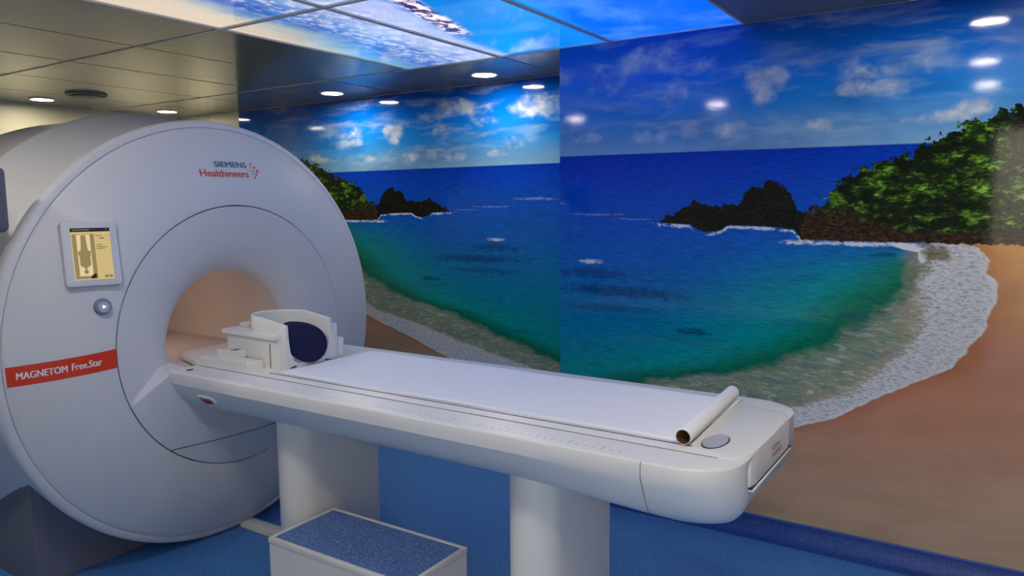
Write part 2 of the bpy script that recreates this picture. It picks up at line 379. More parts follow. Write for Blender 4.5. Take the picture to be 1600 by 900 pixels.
def box(name, x0, x1, y0, y1, z0, z1, mat, parent=None, bev=0.0, seg=2):
    return bmobj(name, boxbm(x0, x1, y0, y1, z0, z1, bev, seg), mat, parent, bev > 0)
def lathe_x(name, prof, mat, parent=None, n=160, cy=AY, cz=AZ, zmin=None, angle=30):
    """revolve (x, r) about the x axis through (cy, cz)"""
    V = []; Fc = []
    for (x, r) in prof:
        for k in range(n):
            a = 2*math.pi*k/n; z = cz + r*math.sin(a)
            if zmin is not None: z = max(z, zmin)
            V.append((x, cy + r*math.cos(a), z))
    for i in range(len(prof)-1):
        for k in range(n):
            Fc.append((i*n+k, i*n+(k+1) % n, (i+1)*n+(k+1) % n, (i+1)*n+k))
    return mesh(name, V, Fc, mat, parent, True, angle)
def lathe_z(name, prof, c, mat, parent=None, n=40, angle=30):
    V = []; Fc = []
    for (r, z) in prof:
        for k in range(n):
            a = 2*math.pi*k/n; V.append((c[0]+r*math.cos(a), c[1]+r*math.sin(a), c[2]+z))
    for i in range(len(prof)-1):
        for k in range(n):
            Fc.append((i*n+k, i*n+(k+1) % n, (i+1)*n+(k+1) % n, (i+1)*n+k))
    if prof[0][0] > 1e-4 and False: pass
    return mesh(name, V, Fc, mat, parent, True, angle)
def disc_z(name, r, c, mat, parent=None, n=32):
    V = [(c[0]+r*math.cos(2*math.pi*k/n), c[1]+r*math.sin(2*math.pi*k/n), c[2]) for k in range(n)]
    return mesh(name, V, [tuple(range(n-1, -1, -1))], mat, parent, False)
def empty(name, loc, label, cat, group=None):
    o = bpy.data.objects.new(name, None); C.objects.link(o); o.location = loc; o.empty_display_size = 0.1
    o['label'] = label; o['category'] = cat
    if group: o['group'] = group
    return o
def tag(o, label, cat, group=None):
    o['label'] = label; o['category'] = cat
    if group: o['group'] = group
    return o
def structure(o, label=None):
    o['kind'] = 'structure'
    if label: o['label'] = label
    return o
def adopt(root):
    """(parts are modelled in world coordinates; link() keeps them there)"""
    pass
def text_mesh(txt, size, bold=0.0, spacing=1.0):
    cu = bpy.data.curves.new('lettering', 'FONT'); cu.body = txt; cu.size = size; cu.offset = bold
    cu.space_character = spacing; cu.resolution_u = 3; cu.fill_mode = 'FRONT'
    o = bpy.data.objects.new('lettering_tmp', cu); C.objects.link(o)
    dg = bpy.context.evaluated_depsgraph_get(); me = bpy.data.meshes.new_from_object(o.evaluated_get(dg))
    V = [v.co.copy() for v in me.vertices]; Fc = [tuple(p.vertices) for p in me.polygons]
    bpy.data.objects.remove(o); bpy.data.curves.remove(cu); bpy.data.meshes.remove(me)
    x0 = min(v.x for v in V); x1 = max(v.x for v in V)
    return [(v.x-x0, v.y) for v in V], Fc, x1-x0

# ================================================================== SETTING
structure(box('floor', XL-0.1, XR+0.1, YF-0.1, YB+0.1, -0.08, 0.0, 'floor'), 'blue speckled vinyl floor')
structure(box('wall_right', XJ, XR+0.1, YM+0.005, YB+0.1, 0.0, ZC+0.06, 'white_wall'), 'wall behind the right mural')
structure(box('wall_back', XL-0.1, XJ, YB+0.005, YB+0.12, 0.0, ZC+0.06, 'cream'), 'recessed back wall, cream where bare')
structure(box('wall_left', XL-0.12, XL, YF-0.1, YB+0.005, 0.0, ZC+0.06, 'cream'), 'cream end wall behind the scanner')
DX0, DX1, DH = -0.10, 0.85, 2.06
wf = structure(box('wall_front', XL, DX0, YF-0.12, YF, 0.0, ZC+0.06, 'white_wall'), 'white wall behind the camera')
box('wall_piece', DX1, XR+0.1, YF-0.12, YF, 0.0, ZC+0.06, 'white_wall', wf)
box('lintel', DX0, DX1, YF-0.12, YF, DH, ZC+0.06, 'white_wall', wf)
dr = structure(box('door_1', DX0-0.05, DX0, YF-0.13, YF+0.012, 0.0, DH+0.05, 'greybox'), 'grey frame of the open doorway behind the camera')
box('frame_post', DX1, DX1+0.05, YF-0.13, YF+0.012, 0.0, DH+0.05, 'greybox', dr)
box('frame_head', DX0, DX1, YF-0.13, YF+0.012, DH, DH+0.05, 'greybox', dr)
structure(box('floor_corridor', -1.4, XR+0.1, YF-2.2, YF-0.1, -0.08, 0.0, 'floor'), 'corridor floor')
structure(box('wall_corridor', -1.4, XR+0.1, YF-2.3, YF-2.2, 0.0, 2.5, 'white_wall'), 'corridor wall')
structure(box('wall_corridor', -1.5, -1.4, YF-2.3, YF-0.12, 0.0, 2.5, 'white_wall'), 'corridor end wall')
structure(box('wall_corridor', XR+0.1, XR+0.2, YF-2.3, YF-0.12, 0.0, 2.5, 'white_wall'), 'corridor far end wall')
cc = structure(box('ceiling_corridor', -1.5, XR+0.2, YF-2.3, YF-0.12, 2.5, 2.56, 'white_wall'), 'corridor ceiling')
box('light_panel', -0.4, 1.2, YF-1.7, YF-0.5, 2.47, 2.499, 'corridor_lamp', cc)
structure(box('wall_end', XR, XR+0.12, YF, YM+0.005, 0.0, ZC+0.06, 'white_wall'), 'white end wall to the right')
mr = box('wall_mural', XJ-0.004, XR, YM, YM+0.005, 0.082, ZC-0.003, 'mural_r')
tag(mr, 'glossy print of a sandy bay and green headland covering the right wall', 'mural')
ml = box('wall_mural', -5.227, XJ, YB, YB+0.005, 0.082, ZC-0.003, 'mural_l')
tag(ml, 'mirrored glossy print of the bay on the recessed wall behind the scanner', 'mural')
# bare cream wall left of the recessed mural: joint strip
structure(box('trim_1', XL, -5.229, YB-0.001, YB+0.004, 0.082, ZC-0.002, 'cream'), 'bare cream strip of wall beside the recessed mural')
structure(box('trim_2', -5.62, -5.612, YB-0.004, YB-0.001, 0.082, ZC-0.002, 'cream'), 'joint in the cream wall')

# coved skirting: vinyl runs up the wall, with a lighter cap strip
def cove(name, x0, x1, yw):
    prof = [(yw-0.075, 0.001), (yw-0.045, 0.006), (yw-0.022, 0.020), (yw-0.010, 0.045), (yw-0.007, 0.078), (yw+0.004, 0.078), (yw+0.004, 0.001)]
    V = [(x, a, b) for x in (x0, x1) for (a, b) in prof]; n = len(prof)
    Fc = [(i, (i+1) % n, n+(i+1) % n, n+i) for i in range(n)] + [tuple(range(n)), tuple(range(2*n-1, n-1, -1))]
    o = structure(mesh(name, V, Fc, 'skirt'), 'dark blue coved vinyl skirting')
    c = box('cap_strip', x0, x1, yw-0.010, yw+0.003, 0.0785, 0.086, 'skirt_top', o, 0.002, 1)
    return o
cove('baseboard_right', XJ, XR, YM)
cove('baseboard_back', XL, XJ, YB)

# ------------------------------------------------------------------ ceiling of lay-in metal tiles
ceil = structure(box('ceiling', XL-0.12, XR+0.12, YF-0.12, YB+0.12, ZC+0.018, ZC+0.08, 'void'), 'ceiling of grey metal tiles')
PX = 0.63; xs = [-0.972-PX*k for k in range(-5, 9)]; xs = sorted([max(XL, min(XR, v)) for v in xs] + [XL, XR])
xs = [v for i, v in enumerate(xs) if i == 0 or v-xs[i-1] > 0.02]
ys = [YF, -0.344, 0.887, 2.118, YM+0.012, YB]
LB_X = (-2.862, -0.972); LB_Y = (0.887, YM+0.012)
def inside_lb(a, b, c, d): return a > LB_X[0]-0.02 and b < LB_X[1]+0.02 and c > LB_Y[0]-0.02 and d < LB_Y[1]+0.02
GAP = 0.0042
for j in range(len(ys)-1):
    for i in range(len(xs)-1):
        a, b, c, d = xs[i], xs[i+1], ys[j], ys[j+1]
        if inside_lb(a, b, c, d): continue
        if c > YM and a > XJ-0.01: continue
        if c > YM and b > XJ: b = XJ
        box('ceiling_tile', a+GAP, b-GAP, c+GAP, d-GAP, ZC+random.uniform(-0.0006, 0.0006), ZC+0.017, 'tile', ceil, 0.0025, 1)
# the cross bars that show as a pale line beside the backlit panels
for yb in (2.118, YM+0.012):
    box('cross_bar', XL, LB_X[0] if yb < 3 else XJ, yb-0.0075, yb+0.0075, ZC-0.003, ZC+0.017, 'tbar', ceil, 0.001, 1)

# ------------------------------------------------------------------ backlit ceiling panels
lbx = [LB_X[0]+(LB_X[1]-LB_X[0])*k/3 for k in range(4)]; lby = [LB_Y[0], 2.118, LB_Y[1]]
LBL = {(0, 1): 'backlit ceiling panel with pale surf and sand print, nearest the scanner by the recess', (1, 1): 'backlit ceiling panel with blue water and long white surf print, middle by the wall',
       (2, 1): 'plain bright blue backlit ceiling panel against the right mural', (0, 0): 'backlit ceiling panel with sand print at the top left edge of the photo',
       (1, 0): 'backlit ceiling panel with dark reef print at the top edge, middle of its row', (2, 0): 'bright blue backlit ceiling panel above the view, rightmost of the room-side row'}
for i in range(3):
    for j in range(2):
        a, b, c, d = lbx[i], lbx[i+1], lby[j], lby[j+1]
        t = empty('backlit_ceiling_panel', ((a+b)/2, (c+d)/2, ZC), LBL[(i, j)], 'light panel', 'backlit print panels in the ceiling')
        w = 0.011
        box('diffuser', a+w, b-w, c+w, d-w, ZC+0.002, ZC+0.010, 'lightbox', t)
        for (p, q, r, s) in ((a, a+w, c, d), (b-w, b, c, d), (a+w, b-w, c, c+w), (a+w, b-w, d-w, d)):
            box('frame_bar', p, q, r, s, ZC-0.006, ZC+0.014, 'tbar', t, 0.0015, 1)
        adopt(t)

# ------------------------------------------------------------------ downlights
def downlight(x, y, label, warm=True):
    t = empty('downlight', (x, y, ZC), label, 'downlight', 'round ceiling downlights')
    lathe_z('trim_ring', [(0.068, -0.001), (0.070, -0.006), (0.080, -0.007), (0.086, -0.003), (0.086, 0.0), (0.068, 0.0), (0.068, -0.001)], (x, y, ZC), 'tbar', t)
    disc_z('diffuser', 0.069, (x, y, ZC-0.003), ('lamp_cool', 'lamp_warm', 'lamp_dim', 'lamp_end')[int(warm)], t)
    adopt(t)
for (x, y, lab, w) in [(-3.866, 3.715, 'lit round downlight in the recess ceiling, left of the two before the mural', True), (-2.61, 3.72, 'lit round downlight in the recess ceiling nearest the jog of the right mural', True),
                       (-5.70, 2.73, 'lit round downlight leftmost in the photo, above the scanner body', 3), (-5.652, 3.645, 'lit round downlight just over the top of the scanner, by the cream wall', 3),
                       (-3.283, 0.54, 'lit round downlight on the room side, mirrored in the mural beside the jog', False), (-1.93, 0.873-0.12, 'lit round downlight on the room side, mirrored near the heart shaped cloud', False),
                       (-0.10, 2.76, 'lit round downlight nearest the right mural, mirrored highest in its sky', 2), (-0.14, 1.665, 'lit round downlight above the foot of the table, mirrored second in the mural sky', 2),
                       (-0.15, 0.65, 'lit round downlight above the viewer, mirrored lowest in the mural sky', False), (-4.6, 0.54, 'lit round downlight above the near side of the scanner body', 3)]:
    downlight(x, y, lab, w)
# round ceiling outlet beside the leftmost downlight
t = empty('ceiling_outlet', (-5.212, 2.78, ZC), 'round grey ceiling air outlet above the scanner body', 'vent')
lathe_z('outer_ring', [(0.125, 0.0), (0.125, -0.010), (0.112, -0.016), (0.098, -0.010), (0.096, 0.0)], (-5.212, 2.78, ZC), 'grille', t)
lathe_z('centre_plate', [(0.0005, -0.026), (0.07, -0.025), (0.092, -0.021), (0.092, -0.016), (0.0005, -0.016)], (-5.212, 2.78, ZC), 'grille', t)
lathe_z('neck', [(0.05, 0.0), (0.05, -0.018)], (-5.212, 2.78, ZC), 'dark', t)
adopt(t)

# ================================================================== SCANNER
g = empty('mri_scanner', (-3.4, AY, 0), 'large round white scanner with a patient bore, red name band and small display', 'scanner')
R_SEAM, X_SEAM, R_GRO, X_GRO = 0.560, -2.780, 0.892, -2.912
def face_x(r):
    if r <= R_SEAM: return X_SEAM
    return X_SEAM + (X_GRO-X_SEAM)*((r-R_SEAM)/(R_GRO-R_SEAM))**1.7
def face_at(y, z): return face_x(math.hypot(y-AY, z-AZ))
prof = [(X_SEAM-0.03, R_SEAM+0.003), (X_SEAM-0.003, R_SEAM+0.0025), (X_SEAM-0.0005, R_SEAM+0.005)]
prof += [(face_x(R_SEAM+(R_GRO-R_SEAM)*k/24), R_SEAM+(R_GRO-R_SEAM)*k/24) for k in range(1, 25)]
prof += [(X_GRO-0.004, R_GRO+0.003), (X_GRO-0.02, R_GRO+0.003)]
lathe_x('front_cover', prof, 'shell', g, 220)
rim = [(X_GRO-0.02, R_GRO+0.003), (X_GRO-0.006, R_GRO+0.004), (X_GRO-0.004, R_GRO+0.007), (X_GRO-0.008, 0.910), (X_GRO-0.014, 0.920), (X_GRO-0.024, 0.927), (X_GRO-0.036, 0.929), (X_GRO-0.060, 0.928), (X_GRO-0.066, 0.924), (X_GRO-0.068, 0.88)]
lathe_x('front_rim', rim, 'shell', g, 220, zmin=0.004)
body = [(-2.975, 0.898), (-3.02, 0.901), (-3.10, 0.911), (-3.18, 0.927), (-3.26, 0.948), (-3.33, 0.970), (-3.385, 0.989), (-3.405, 0.993), (-3.42, 0.991), (-3.44, 0.984), (-3.52, 0.976), (-3.7, 0.974),
        (-3.9, 0.978), (-3.97, 0.98), (-4.0, 0.975), (-4.03, 0.955), (-4.05, 0.90), (-4.05, 0.32)]
lathe_x('magnet_body', body, 'shell', g, 220, zmin=0.012)

# flared bore mouth: funnel above, filled fairing that receives the table below
def z_step(y):
    a = abs(y-AY)
    return 0.842 if a < 0.385 else 0.842 - (a-0.385)*0.85
def sm(a, b, v):
    t = max(0, min(1, (v-a)/(b-a))); return t*t*(3-2*t)
def flare_x(y, z):
    r = math.hypot(y-AY, z-AZ)
    for _ in range(3): r = math.hypot(y-AY, z-(BZ+(AZ-BZ)*min(1, max(0, (r-0.30)/0.2585))))
    t = max(0.0, min(1.0, (0.5585-r)/0.2585))
    fun = X_SEAM - 0.115*(1-math.sqrt(max(0, 1-t**2.4)))
    fill = X_SEAM + 0.052*max(0, min(1, (0.5585-r)/0.15))**1.1
    k = sm(z_step(y)-0.014, z_step(y)+0.005, z)
    return fill*(1-k) + fun*k
BZ = 0.905             # bore centre sits a little below the scanner axis
def flare_bm():
    bm = bmesh.new(); NR, NT = 120, 640; ring = []
    for i in range(NR+1):
        r = 0.300 + (0.5585-0.300)*(i/NR)**1.3; cz = BZ+(AZ-BZ)*(r-0.30)/0.2585
        ring.append([bm.verts.new((flare_x(AY+r*math.cos(2*math.pi*k/NT), cz+r*math.sin(2*math.pi*k/NT)), AY+r*math.cos(2*math.pi*k/NT), cz+r*math.sin(2*math.pi*k/NT))) for k in range(NT)])
    last = [bm.verts.new((v.co.x-0.03, v.co.y, v.co.z)) for v in ring[-1]]; ring.append(last)
    for i in range(len(ring)-1):
        for k in range(NT): bm.faces.new((ring[i][k], ring[i][(k+1) % NT], ring[i+1][(k+1) % NT], ring[i+1][k]))
    return bm
bm = flare_bm(); Z_PANEL = 0.503
bmesh.ops.bisect_plane(bm, geom=bm.verts[:]+bm.edges[:]+bm.faces[:], plane_co=(0, 0, Z_PANEL+0.0018), plane_no=(0, 0, 1), clear_inner=True)
bmesh.ops.recalc_face_normals(bm, faces=bm.faces); bmobj('bore_flare', bm, 'shell', g, True, 50)
bm = flare_bm()
bmesh.ops.bisect_plane(bm, geom=bm.verts[:]+bm.edges[:]+bm.faces[:], plane_co=(0, 0, Z_PANEL-0.0018), plane_no=(0, 0, 1), clear_outer=True)
bmesh.ops.recalc_face_normals(bm, faces=bm.faces); bmobj('access_panel', bm, 'shell', g, True, 50)
lathe_x('seam_backing', [(X_SEAM-0.035, 0.50), (X_SEAM-0.035, 0.60)], 'seam', g, 120)
lathe_x('rim_groove', [(X_GRO-0.018, 0.88), (X_GRO-0.018, 0.905)], 'seam_soft', g, 160)
lathe_x('bore_tube', [(-2.899, 0.3015), (-2.93, 0.300), (-4.05, 0.300), (-4.06, 0.33)], 'shell_in', g, 120, AY, BZ)
lathe_x('bore_ring', [(-2.893, 0.3035), (-2.900, 0.3020)], 'seam_soft', g, 120, AY, BZ)
box('bore_bridge', -4.05, -2.80, AY-0.285, AY+0.285, 0.775, 0.815, 'shell_in', g, 0.006, 2)
box('bore_lamp', -3.75, -3.10, AY-0.215, AY-0.175, BZ+0.205, BZ+0.213, 'bore_lamp', g)
# plinth under the near side of the magnet
pl = box('plinth', -4.0, -3.10, 1.33, AY+0.75, 0.0, 0.56, 'plinth', g, 0.008, 2)

def on_face(V2, y0, z0, lift=0.0015, sx=1.0):
    return [(face_at(y0+a*sx, z0+b)+lift, y0+a*sx, z0+b) for (a, b) in V2]
# red name band from the rim to the bore cover
V, Fc = [], []; NB = 40
ya, yb_ = AY-0.886, AY-0.5605
for i in range(NB+1):
    y = ya+(yb_-ya)*i/NB
    zc_ = 0.891+0.0275*i/NB
    for z in (zc_-0.036, zc_+0.036):
        dz = z-AZ; yy = y
        if i == 0: yy = AY-math.sqrt(0.889**2-dz*dz)
        if i == NB: yy = AY-math.sqrt(0.564**2-dz*dz)
        V.append((face_at(yy, z)+0.0012, yy, z))
for i in range(NB): Fc.append((2*i, 2*i+2, 2*i+3, 2*i+1))
band = mesh('name_band', V, Fc, 'band', g, False); band['label'] = 'red band with white lettering'
def lettering(name, txt, y0, z0, width, cap, mat, parent, bold=0.0, rise=0.0, lift=0.0022):
    V2, Fc, w = text_mesh(txt, 0.05); k = width/w; h = cap/max(b for a, b in V2)
    VV, FF = [], []
    for q in ((0,) if not bold else (-bold, 0, bold)):
        o = len(VV); VV += on_face([(a*k+q, b*h+a*k*rise) for a, b in V2], y0, z0, lift+q*0.05); FF += [tuple(i+o for i in f) for f in Fc]
    return mesh(name, VV, FF, mat, parent, False)
lettering('lettering', 'MAGNETOM', 1.228, 0.881, 0.138, 0.0245, 'letter_white', band, 0.0008, 0.08)
lettering('lettering', 'Free.Star', 1.380, 0.895, 0.094, 0.0250, 'letter_white', band, 0.0006, 0.08)
lettering('logo_upper_word', 'SIEMENS', 2.024, 1.651, 0.162, 0.0235, 'letter_teal', g, 0.0009)
lettering('logo_lower_word', 'Healthineers', 1.947, 1.609, 0.236, 0.0300, 'letter_orange', g, 0.0008)
# dot pattern after the logo
dots = []
for (a, b, r) in [(0, 0, .0065), (-.013, .016, .0055), (-.012, -.015, .0055), (-.026, .031, .0045), (-.023, -.029, .0045), (-.024, .001, .004), (-.035, .015, .003), (-.033, -.013, .003), (-.044, .002, .0022)]:
    y0, z0 = 2.241+a, 1.638+b
    V = [(face_at(y0+r*math.cos(q), z0+r*math.sin(q))+0.002, y0+r*math.cos(q), z0+r*math.sin(q)) for q in [2*math.pi*k/12 for k in range(12)]]
    mesh('logo_dot', V, [tuple(range(12))], 'letter_orange', g, False)

# tilted touch display on the face
def frame_on_face(y, z, tilt=1.0):
    e = 1e-3; x = face_at(y, z)
    nx = Vector((1, -(face_at(y+e, z)-face_at(y-e, z))/(2*e)*tilt, -(face_at(y, z+e)-face_at(y, z-e))/(2*e)*tilt)).normalized()
    zz = Vector((0, 0, 1)); zz = (zz-nx*zz.dot(nx)).normalized(); yy = zz.cross(nx)
    return Vector((x, y, z)), yy, zz, nx
def local_mesh(name, V, Fc, fr, mat, parent, smooth=True, angle=35):
    o, yy, zz, nn = fr
    return mesh(name, [o+yy*a+zz*b+nn*c for (a, b, c) in V], Fc, mat, parent, smooth, angle)
def rrect(w, h, r, n=6):
    P = []
    for (sx, sy, a0) in ((1, 1, 0), (-1, 1, 90), (-1, -1, 180), (1, -1, 270)):
        for k in range(n+1):
            a = math.radians(a0+90*k/n); P.append((sx*(w/2-r)+r*math.cos(a), sy*(h/2-r)+r*math.sin(a)))
    return P
def rplate(name, w, h, r, z0, z1, fr, mat, parent, bev=0.003, cx=0, cy=0):
    P = rrect(w, h, r); n = len(P); V = []; Fc = []
    lev = [(0, z0), (0, z1-bev), (bev*0.35, z1-bev*0.3), (bev, z1)]
    for (ins, z) in lev:
        Q = rrect(w-2*ins, h-2*ins, max(0.0005, r-ins)); V += [(a+cx, b+cy, z) for a, b in Q]
    for i in range(len(lev)-1):
        for k in range(n): Fc.append((i*n+k, i*n+(k+1) % n, (i+1)*n+(k+1) % n, (i+1)*n+k))
    Fc.append(tuple(range((len(lev)-1)*n, len(lev)*n)))
    return local_mesh(name, V, Fc, fr, mat, parent)
DY, DZ = 1.478, 1.312
fr = frame_on_face(DY, DZ, 0.8)
disp = rplate('control_display', 0.186, 0.240, 0.014, -0.03, 0.026, fr, 'shell', g, 0.006)
disp['label'] = 'white framed display with a cream coloured screen'
def flat(name, a0, a1, b0, b1, c, mat, parent):
    return local_mesh(name, [(a0, b0, c), (a1, b0, c), (a1, b1, c), (a0, b1, c)], [(0, 1, 2, 3)], fr, mat, parent, False)
SC = 0.0262
flat('screen', -0.064, 0.066, -0.096, 0.094, SC, 'screen', disp)
flat('header_bar', -0.064, 0.066, 0.080, 0.094, SC+.0004, 'black_print', disp)
flat('patient_view', -0.060, 0.012, -0.092, 0.072, SC+.0003, 'screen_dim', disp)
flat('couch_outline', -0.046, -0.002, -0.082, 0.070, SC+.0005, 'screen_pale', disp)
def poly(name, P, c, mat, parent): return local_mesh(name, [(a, b, c) for a, b in P], [tuple(range(len(P)))], fr, mat, parent, False)
cx = -0.024
fig = [(-.008, .068), (.008, .068), (.010, .03), (.012, .012), (.021, .008), (.020, -.005), (.017, -.012), (.018, -.04), (.012, -.048), (.005, -.05), (.004, -.056), (-.004, -.056), (-.005, -.05), (-.012, -.048), (-.018, -.04), (-.017, -.012), (-.020, -.005), (-.021, .008), (-.012, .012), (-.010, .03)]
poly('body_figure', [(cx+a, b) for a, b in fig], SC+.0008, 'screen_dim', disp)
poly('head_figure', [(cx+.0075*math.cos(k*.5236), -.066+.009*math.sin(k*.5236)) for k in range(12)], SC+.0008, 'screen_dim', disp)
poly('corner_icon', [(-.012, -.092), (.008, -.092), (.008, -.074), (0, -.075), (-.008, -.081)], SC+.0008, 'black_print', disp)
for (a0, a1, b, h) in [(.018, .038, .064, .002), (.030, .046, .054, .003), (.018, .036, .030, .002), (.018, .052, .022, .002), (.018, .044, .016, .002), (.054, .057, .064, .003), (-.056, -.026, .086, .003), (-.024, -.002, .086, .003), (.052, .056, .086, .003)]:
    flat('text_line', a0, a1, b, b+h, SC+.0009, 'black_print' if b < .08 else 'screen_dim', disp)
for (a0, a1) in ((.034, .047), (.049, .062)):
    flat('screen_button', a0, a1, -.090, -.081, SC+.0006, 'screen_dim', disp); flat('text_line', a0+.005, a1-.005, -.087, -.084, SC+.0009, 'black_print', disp)
# control knob below it
fr2 = frame_on_face(1.492, 1.118, 0.8)
def turned(name, prof, fr_, mat, parent, n=36):
    V = []; Fc = []
    for (r, c) in prof:
        for k in range(n): V.append((r*math.cos(2*math.pi*k/n), r*math.sin(2*math.pi*k/n), c))
    for i in range(len(prof)-1):
        for k in range(n): Fc.append((i*n+k, i*n+(k+1) % n, (i+1)*n+(k+1) % n, (i+1)*n+k))
    return local_mesh(name, V, Fc, fr_, mat, parent)
M['knob'] = plain('silver_knob', srgb(150, 156, 176), 0.25, 0.02, 0.5, 6, 0.6)
M['knob_cap'] = plain('grey_knob_cap', srgb(176, 182, 200), 0.3)
kn = turned('control_knob', [(0.031, -0.01), (0.031, 0.004), (0.029, 0.006), (0.0275, 0.006), (0.0275, 0.016), (0.0255, 0.020), (0.0225, 0.021), (0.020, 0.0185)], fr2, 'knob', g)
turned('knob_cap', [(0.0202, 0.012), (0.0202, 0.0185), (0.012, 0.0195), (0.0005, 0.0198)], fr2, 'knob_cap', kn)
local_mesh('play_symbol', [(-.005, -.0065, .0205), (.008, 0, .0205), (-.005, .0065, .0205)], [(0, 1, 2)], fr2, 'play', kn, False)
adopt(g)

# grey unit hung at the near flank of the scanner, cut by the picture edge
t = empty('side_monitor', (-2.95, 1.05, 1.53), 'grey rounded unit beside the scanner flank, cut off by the left picture edge', 'monitor')
bm = boxbm(-3.02, -2.90, 0.98, 1.255, 1.40, 1.625, 0.02, 3); bmobj('housing', bm, 'greybox', t)
box('side_button', -2.99, -2.95, 1.252, 1.262, 1.47, 1.52, 'dark', t, 0.003, 2)
V = [(x, y+d, z) for (x, y) in ((-3.0, 1.08), (-3.34, 1.33)) for d in (0, 0.05) for z in (1.47, 1.52)]
mesh('bracket', V, [(0, 1, 3, 2), (4, 6, 7, 5), (0, 4, 5, 1), (2, 3, 7, 6), (0, 2, 6, 4), (1, 5, 7, 3)], 'greybox', t, False)
adopt(t)

# ================================================================== PATIENT TABLE
tb = empty('patient_table', (-1.6, AY, 0), 'long white patient table on two pedestals leading into the scanner bore', 'patient table')
W, XE, XS = 0.384, -0.508, -2.735
half = [(0.0, .842-.198), (.10, .842-.197), (.19, .842-.188), (.25, .842-.172), (.30, .842-.146), (.332, .842-.120), (.356, .842-.092), (.374, .842-.066), (.384, .842-.050), (.386, .842-.030), (.385, .842-.009), (.3838, .842-.0055), (.381, .842-.003), (.377, .842-.002), (.2, .842-.002), (0.0, .842-.002)]
def hull_pt(x, a, z, out=0.0):
    q = max(0.0, (x-(XE-0.15))/0.15); narrow = 0.15*(1-math.sqrt(max(0.0, 1-q*q)))
    lift = sm(XE-0.75, XE-0.15, x); dz = 0.842-z
    w = (abs(a)+out)*(W-narrow*0.95)/W
    zz = 0.842-dz*(1+0.13*lift*min(1, (dz-0.05)/0.05)) if dz > 0.05 else z
    xx = x-0.07*max(0, (dz-0.09)/0.10)**1.7*sm(XE-0.45, XE, x)
    return (xx, AY+(1 if a >= 0 else -1)*w, zz)
def hull():
    st = [XS + (XE-0.15-XS)*k/20 for k in range(21)] + [XE-0.15+0.15*math.sin(math.pi/2*k/14) for k in range(1, 15)]
    V = []; Fc = []; full = half + [(-a, b) for (a, b) in reversed(half[1:-1])]
    n = len(full)
    for x in st: V += [hull_pt(x, a, z) for (a, z) in full]
    for i in range(len(st)-1):
        for k in range(n): Fc.append((i*n+k, i*n+(k+1) % n, (i+1)*n+(k+1) % n, (i+1)*n+k))
    Fc.append(tuple(range(n))); Fc.append(tuple(range((len(st)-1)*n, len(st)*n)))
    return mesh('table_trough', V, Fc, 'table_white', tb, True, 24)
hull()
# moving table top with its end plate and a grip recess
TY0, TY1 = 1.830, 2.352
bm = bmesh.new()
plan = [(-2.72, TY0), (-2.86, 1.885), (-2.99, 1.925), (-3.035, 1.975), (-3.045, 2.19), (-2.99, 2.27), (-2.80, TY1), (XE-0.10, TY1), (XE-0.045, TY1-0.008), (XE-0.014, TY1-0.035), (XE-0.002, TY1-0.09), (XE+0.002, AY), (XE-0.002, TY0+0.07), (XE-0.012, TY0+0.028), (XE-0.03, TY0+0.008), (XE-0.07, TY0)]
vb = [bm.verts.new((a, b, 0.824)) for a, b in plan]; f0 = bm.faces.new(vb)
r_ = bmesh.ops.extrude_face_region(bm, geom=[f0]); top = [e for e in r_['geom'] if isinstance(e, bmesh.types.BMVert)]
bmesh.ops.translate(bm, verts=top, vec=(0, 0, 0.020)); bmesh.ops.recalc_face_normals(bm, faces=bm.faces)
ed = [e for e in bm.edges if all(v.co.z > 0.84 for v in e.verts)]
bmesh.ops.bevel(bm, geom=ed, offset=0.003, segments=2, profile=0.5, affect='EDGES')
tt = bmobj('table_top', bm, 'table_white', tb, True, 40)
cut_me = bpy.data.meshes.new('grip_cut'); bm = bmesh.new()
GX, GY, GA, GB = -0.622, 1.950, 0.034, 0.074
ring = [bm.verts.new((GX+GA*math.cos(2*math.pi*k/32), GY+GB*math.sin(2*math.pi*k/32), 0.830)) for k in range(32)]
f0 = bm.faces.new(ring); r_ = bmesh.ops.extrude_face_region(bm, geom=[f0])
bmesh.ops.translate(bm, verts=[e for e in r_['geom'] if isinstance(e, bmesh.types.BMVert)], vec=(0, 0, 0.03)); bmesh.ops.recalc_face_normals(bm, faces=bm.faces)
bm.to_mesh(cut_me); bm.free()
cut = bpy.data.objects.new('grip_cut', cut_me); C.objects.link(cut)
md = tt.modifiers.new('grip', 'BOOLEAN'); md.operation = 'DIFFERENCE'; md.object = cut; md.solver = 'EXACT'
bpy.context.view_layer.update()
dg = bpy.context.evaluated_depsgraph_get(); nm = bpy.data.meshes.new_from_object(tt.evaluated_get(dg))
tt.modifiers.clear(); old = tt.data; tt.data = nm; bpy.data.meshes.remove(old); bpy.data.objects.remove(cut); bpy.data.meshes.remove(cut_me)
finish(tt.data, True, 40)
# dark floor of the grip with a pale lip
V = [(GX+GA*.96*math.cos(2*math.pi*k/32), GY+GB*.96*math.sin(2*math.pi*k/32), 0.8305) for k in range(32)]
V = [(a, b, 0.8408) for a, b, c_ in V]
mesh('grip_floor', V, [tuple(range(32))], 'dark', tt, False)
V = [(GX-0.003+GA*.88*math.cos(2*math.pi*k/32), GY+0.008+GB*.86*math.sin(2*math.pi*k/32), 0.8412) for k in range(32)]
mesh('grip_lip', V, [tuple(range(32))], 'grip_lip', tt, False)
